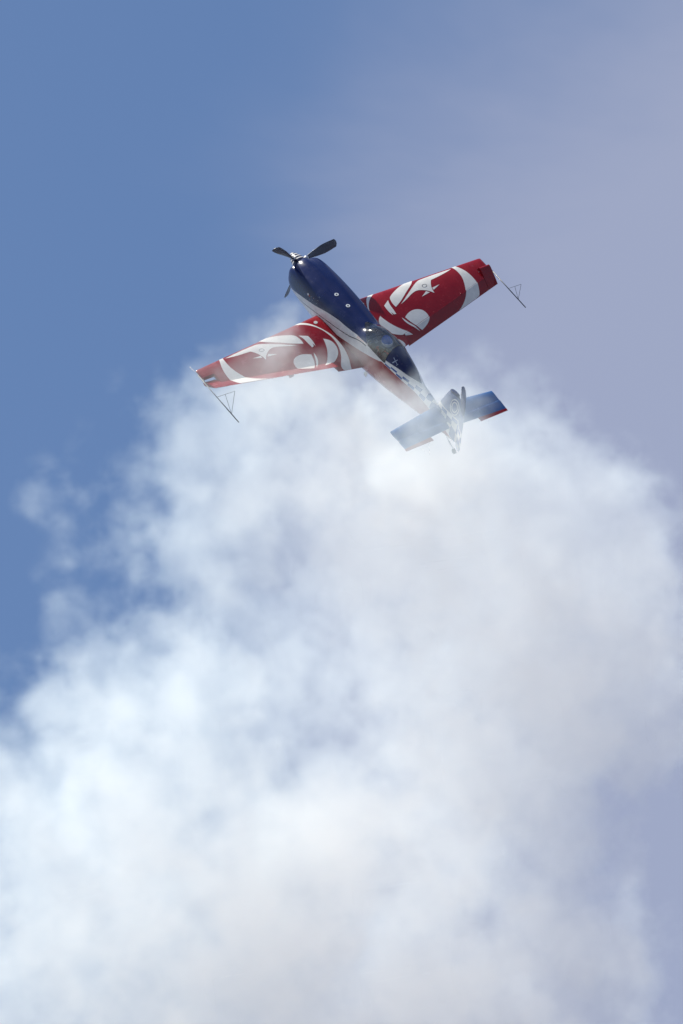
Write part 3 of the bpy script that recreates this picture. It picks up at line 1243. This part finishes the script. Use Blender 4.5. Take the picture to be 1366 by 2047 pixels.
pilot['label'] = 'pilot in blue and white helmet and dark flight suit sitting under the canopy'
pilot['category'] = 'person'
HC = Vector((3.50, 0, .545))
tilt = Matrix.Rotation(R_(8), 3, 'Y')
bm = bmesh.new()
ellipsoid(bm, HC + Vector((-.012, 0, -.03)), (.085, .072, .10), 20, 14, tilt)
ellipsoid(bm, HC + Vector((-.10, 0, -.045)), (.018, .012, .022), 10, 8)
link('face', bm, M['skin'], pilot)
bm = bmesh.new()
ellipsoid(bm, HC, (.148, .118, .128), 32, 20, tilt)
g = bm.verts[:] + bm.edges[:] + bm.faces[:]
bmesh.ops.bisect_plane(bm, geom=g, plane_co=HC + Vector((-.02, 0, -.045)), plane_no=(-.25, 0, -1), clear_outer=True)
bmesh.ops.solidify(bm, geom=bm.faces[:], thickness=.008)
link('helmet', bm, M['helmet'], pilot)
bm = bmesh.new()
ellipsoid(bm, HC + Vector((.0, 0, -.004)), (.153, .124, .133), 32, 20, tilt)
g = bm.verts[:] + bm.edges[:] + bm.faces[:]
bmesh.ops.bisect_plane(bm, geom=g, plane_co=HC + Vector((0, 0, -.095)), plane_no=(.0, 0, -1), clear_outer=True)
g = bm.verts[:] + bm.edges[:] + bm.faces[:]
bmesh.ops.bisect_plane(bm, geom=g, plane_co=HC + Vector((0, 0, .0)), plane_no=(-.25, 0, 1), clear_outer=True)
bmesh.ops.solidify(bm, geom=bm.faces[:], thickness=.006)
link('visor', bm, M['visor'], pilot)
for s_ in (-1, 1):
    bm = bmesh.new()
    tube(bm, [(3.70, .09 * s_, .375), (3.57, .085 * s_, .33), (3.53, .075 * s_, .18), (3.50, .03 * s_, -.02)], .017, 8)
    link('harness_strap', bm, M['strap'], pilot)
    # gloved hand closed on the stick: palm, four fingers, thumb
    h0 = Vector((3.245, -.045 if s_ < 0 else .04, .10 if s_ < 0 else .06))
    bm = bmesh.new()
    ellipsoid(bm, h0, (.045, .026, .042), 16, 10)
    for k in range(4):
        zz_ = h0.z + .03 - k * .02
        tube(bm, [(h0.x - .03, h0.y, zz_), (h0.x - .058, h0.y - .012 * s_, zz_), (h0.x - .05, h0.y - .04 * s_, zz_ - .004), (h0.x - .025, h0.y - .045 * s_, zz_ - .006)],
             [.011, .0105, .0095, .008], 8)
    tube(bm, [(h0.x, h0.y - .015 * s_, h0.z + .03), (h0.x - .02, h0.y - .04 * s_, h0.z + .045), (h0.x - .035, h0.y - .05 * s_, h0.z + .035)], [.012, .011, .009], 8)
    link('glove', bm, M['strap' if s_ < 0 else 'suit'], pilot)
# SMOKE_HERE
# ------------------------------------------------------------------ smoke plume
# local frame: X to the right, Y up along the rise, Z towards the show line; metres
SM_O = CAMLOC + CD * DIST
SM_R = Matrix(((CR.x, CU.x, -CD.x), (CR.y, CU.y, -CD.y), (CR.z, CU.z, -CD.z)))
SM_X = Matrix.Rotation(R_(17), 3, 'Y') @ Matrix.Rotation(R_(13), 3, 'X') @ Matrix.Rotation(R_(9), 3, 'Z')
SMOKE_M = Matrix.Translation(SM_O) @ (SM_R @ SM_X).to_4x4()
PUFFS = [
    # x px, y px, depth m, radius m, strength
    (350, 1980, 2.0, 3.8, 1.0), (760, 1930, 2.0, 3.6, 1.2), (1060, 2010, 1.6, 2.6, 1.0), (60, 1870, 2.0, 3.2, .65),
    (450, 1680, 2.0, 3.4, 1.1), (860, 1640, 2.0, 3.0, 1.2), (1060, 1540, 1.6, 2.4, 1.0), (60, 1620, 2.0, 2.6, .55),
    (300, 1440, 2.0, 2.6, .75), (700, 1420, 1.5, 2.2, .6), (990, 1300, 2.0, 2.7, 1.2), (1240, 1300, 1.6, 2.2, 1.0),
    (420, 1170, 2.0, 2.2, .95), (800, 1080, 1.5, 2.4, 1.2), (1060, 1060, 1.6, 2.1, 1.1), (1220, 1100, 1.6, 1.3, .95), (1180, 1330, 2.6, 1.6, .5),
    (380, 1010, 1.9, 1.5, .85), (530, 930, 1.7, 1.6, .95), (700, 880, .2, 1.6, 1.2), (850, 960, .9, 1.6, 1.1),
    (1000, 930, 1.2, 1.5, .9), (1130, 960, 1.5, 1.3, .85), (430, 840, 1.2, 1.1, .85), (700, 780, -.3, 1.0, 1.1),
    (560, 810, .6, 1.2, 1.0), (640, 770, .2, .9, .8), (470, 800, .8, .9, .7), (180, 1380, 1.5, 1.6, .75), (1330, 1400, 1.5, 1.5, .6), (20, 1460, 1.5, 1.3, .6),
    (480, 745, 2.9, .85, .72), (600, 705, 2.7, .9, .80), (700, 745, 2.0, .75, .80), (400, 780, 2.6, .7, .55), (540, 800, 3.0, .8, .7),
    (770, 790, 3.4, .9, .85), (825, 880, 5.2, 1.2, 1.6), (910, 915, 5.2, .9, 1.5), (900, 820, 4.6, .6, .45),
    (95, 985, 1.8, .75, .38), (60, 1000, 1.8, .45, .30), (260, 900, 1.2, 1.2, .36), (230, 1060, 1.2, .9, .34), (330, 810, 1.5, .9, .42),
    (170, 1230, 1.4, 1.0, .40), (870, 780, .6, 1.0, .55), (980, 810, .4, 1.0, .6), (1300, 1150, 1.4, .8, .6), (560, 665, 2.4, .6, .45),
    (760, 1200, 2.6, 2.0, .5), (850, 1100, 2.8, 1.6, .5), (1160, 1000, 1.6, .9, .5), (1060, 880, 1.6, .8, .6),
    (680, 800, -.2, .8, .8), (800, 910, 5.4, .95, 1.6), (740, 860, 3.0, .8, .6),
    (660, 860, 2.0, .9, .5),
    # hollows
    (610, 1310, 2.6, 1.7, -.95), (520, 1240, 2.6, 1.1, -.6), (620, 1440, 2.6, 1.3, -.7), (1260, 1240, 2.0, .7, -.8), (150, 1560, 3.0, 1.6, -.5),
    (860, 1830, 4.2, 1.2, -.45), (60, 1270, 2.5, .9, -.3), (330, 1250, 4.0, .8, -.35),
]


def smoke():
    ng = bpy.data.node_groups.new('smoke_field', 'GeometryNodeTree')
    ng.interface.new_socket('Geometry', in_out='OUTPUT', socket_type='NodeSocketGeometry')
    out = ng.nodes.new('NodeGroupOutput')
    pos = N(ng, 'GeometryNodeInputPosition').outputs[0]

    def noise(vec, scale, detail, rough, dist=0.0, off=(0, 0, 0), vecout=False):
        m_ = N(ng, 'ShaderNodeVectorMath', operation='ADD', inputs={1: off})
        L(ng, vec, m_.inputs[0])
        n_ = N(ng, 'ShaderNodeTexNoise', inputs={'Scale': scale, 'Detail': detail, 'Roughness': rough, 'Distortion': dist})
        L(ng, m_.outputs[0], n_.inputs['Vector'])
        return n_.outputs[1] if vecout else n_.outputs[0]

    # swirl the space before testing the puffs, so that no outline stays round
    wv = noise(pos, 0.55, 3.0, 0.55, vecout=True, off=(3.1, 7.7, 1.3))
    sub = N(ng, 'ShaderNodeVectorMath', operation='SUBTRACT', inputs={1: (.5, .5, .5)})
    L(ng, wv, sub.inputs[0])
    sc_ = N(ng, 'ShaderNodeVectorMath', operation='SCALE')
    sc_.inputs['Scale'].default_value = 1.5
    L(ng, sub.outputs[0], sc_.inputs[0])
    wp = N(ng, 'ShaderNodeVectorMath', operation='ADD')
    L(ng, pos, wp.inputs[0]); L(ng, sc_.outputs[0], wp.inputs[1])
    wp = wp.outputs[0]
    total = None
    for px, py, z, r, s_ in PUFFS:
        c_ = SM_X.transposed() @ Vector(((px - FW / 2) / PXM, -(py - FH / 2) / PXM, z))
        d_ = N(ng, 'ShaderNodeVectorMath', operation='DISTANCE', inputs={1: c_})
        L(ng, pos if r < .8 else wp, d_.inputs[0])
        q = mth(ng, 'DIVIDE', d_.outputs['Value'], r)
        q = mth(ng, 'MULTIPLY', q, q)
        e = mth(ng, 'EXPONENT', mth(ng, 'MULTIPLY', q, -1.2))
        total = mth(ng, 'MULTIPLY', e, s_) if total is None else mth(ng, 'MULTIPLY_ADD', e, s_, total)
    n1 = noise(pos, 0.72, 9.0, 0.72, 0.35)
    n0 = noise(pos, 0.24, 2.0, 0.5, off=(11.0, 4.0, 2.0))
    n1 = mth(ng, 'MULTIPLY_ADD', mth(ng, 'SUBTRACT', n0, 0.5), 0.75, n1)
    # rounded billows at two sizes
    for vs_, va_ in ((0.75, 0.26), (1.9, 0.13)):
        vo = N(ng, 'ShaderNodeTexVoronoi', feature='F1', inputs={'Scale': vs_})
        L(ng, wp, vo.inputs['Vector'])
        n1 = mth(ng, 'MULTIPLY_ADD', mth(ng, 'SUBTRACT', 0.48, vo.outputs['Distance']), va_, n1)
    body = mth(ng, 'MINIMUM', total, 1.25)
    d = mth(ng, 'MULTIPLY_ADD', mth(ng, 'SUBTRACT', n1, 0.5), NOISE_A, mth(ng, 'SUBTRACT', body, THR))
    ss = N(ng, 'ShaderNodeMapRange', interpolation_type='SMOOTHSTEP', inputs={1: 0.0, 2: EDGE, 3: 0.0, 4: 1.0})
    L(ng, d, ss.inputs[0])
    gate = N(ng, 'ShaderNodeMapRange', interpolation_type='SMOOTHSTEP', inputs={1: 0.05, 2: 0.25, 3: 0.0, 4: 1.0})
    L(ng, total, gate.inputs[0])
    dens = mth(ng, 'MULTIPLY', mth(ng, 'MULTIPLY', ss.outputs[0], gate.outputs[0]), DENS)
    # freshly laid smoke beside the aeroplane is thicker than what has spread below
    fc_ = SM_X.transposed() @ Vector(((780 - FW / 2) / PXM, -(860 - FH / 2) / PXM, 3.4))
    fd = N(ng, 'ShaderNodeVectorMath', operation='DISTANCE', inputs={1: fc_})
    L(ng, pos, fd.inputs[0])
    fq = mth(ng, 'MULTIPLY', fd.outputs['Value'], 1 / 2.3)
    fresh = mth(ng, 'EXPONENT', mth(ng, 'MULTIPLY', mth(ng, 'MULTIPLY', fq, fq), -1.0))
    dens = mth(ng, 'MULTIPLY', dens, mth(ng, 'MULTIPLY_ADD', fresh, 1.5, 1.0))
    vc = N(ng, 'GeometryNodeVolumeCube')
    lo, hi = (-11.5, -13.5, -6.5), (11.5, 5.2, 8.0)
    vc.inputs['Min'].default_value = lo
    vc.inputs['Max'].default_value = hi
    for i, nm in enumerate(('Resolution X', 'Resolution Y', 'Resolution Z')):
        vc.inputs[nm].default_value = int((hi[i] - lo[i]) / VOX)
    L(ng, dens, vc.inputs['Density'])
    sm = N(ng, 'GeometryNodeSetMaterial')
    L(ng, vc.outputs[0], sm.inputs[0])
    mt = bpy.data.materials.new('white_smoke')
    mt.use_nodes = True
    t = mt.node_tree
    t.nodes.clear()
    o_ = N(t, 'ShaderNodeOutputMaterial')
    # fine droplets: blue is scattered a little more strongly than red, nothing is absorbed
    at = N(t, 'ShaderNodeAttribute', attribute_name='density')
    pv = N(t, 'ShaderNodeVolumeScatter')
    pv.inputs['Color'].default_value = SCOL
    pv.inputs['Anisotropy'].default_value = ANISO
    L(t, at.outputs['Fac'], pv.inputs['Density'])
    L(t, pv.outputs[0], o_.inputs['Volume'])
    sm.inputs['Material'].default_value = mt
    L(ng, sm.outputs[0], out.inputs[0])
    vol = bpy.data.volumes.new('smoke')
    vol.materials.append(mt)
    o = bpy.data.objects.new('smoke', vol)
    COL.objects.link(o)
    o.matrix_world = SMOKE_M
    md = o.modifiers.new('field', 'NODES')
    md.node_group = ng
    o['kind'] = 'stuff'
    o['label'] = 'billowing white display smoke below and around the tail of the aeroplane'
    o['category'] = 'smoke'
    return o


NOISE_A, THR, EDGE, DENS, ANISO, VOX = 3.9, 0.30, 0.9, 0.38, 0.50, 0.085
SCOL = (0.82, 0.93, 1.0, 1)
if not getattr(__import__('builtins'), 'NOSMOKE', False):
    smoke()
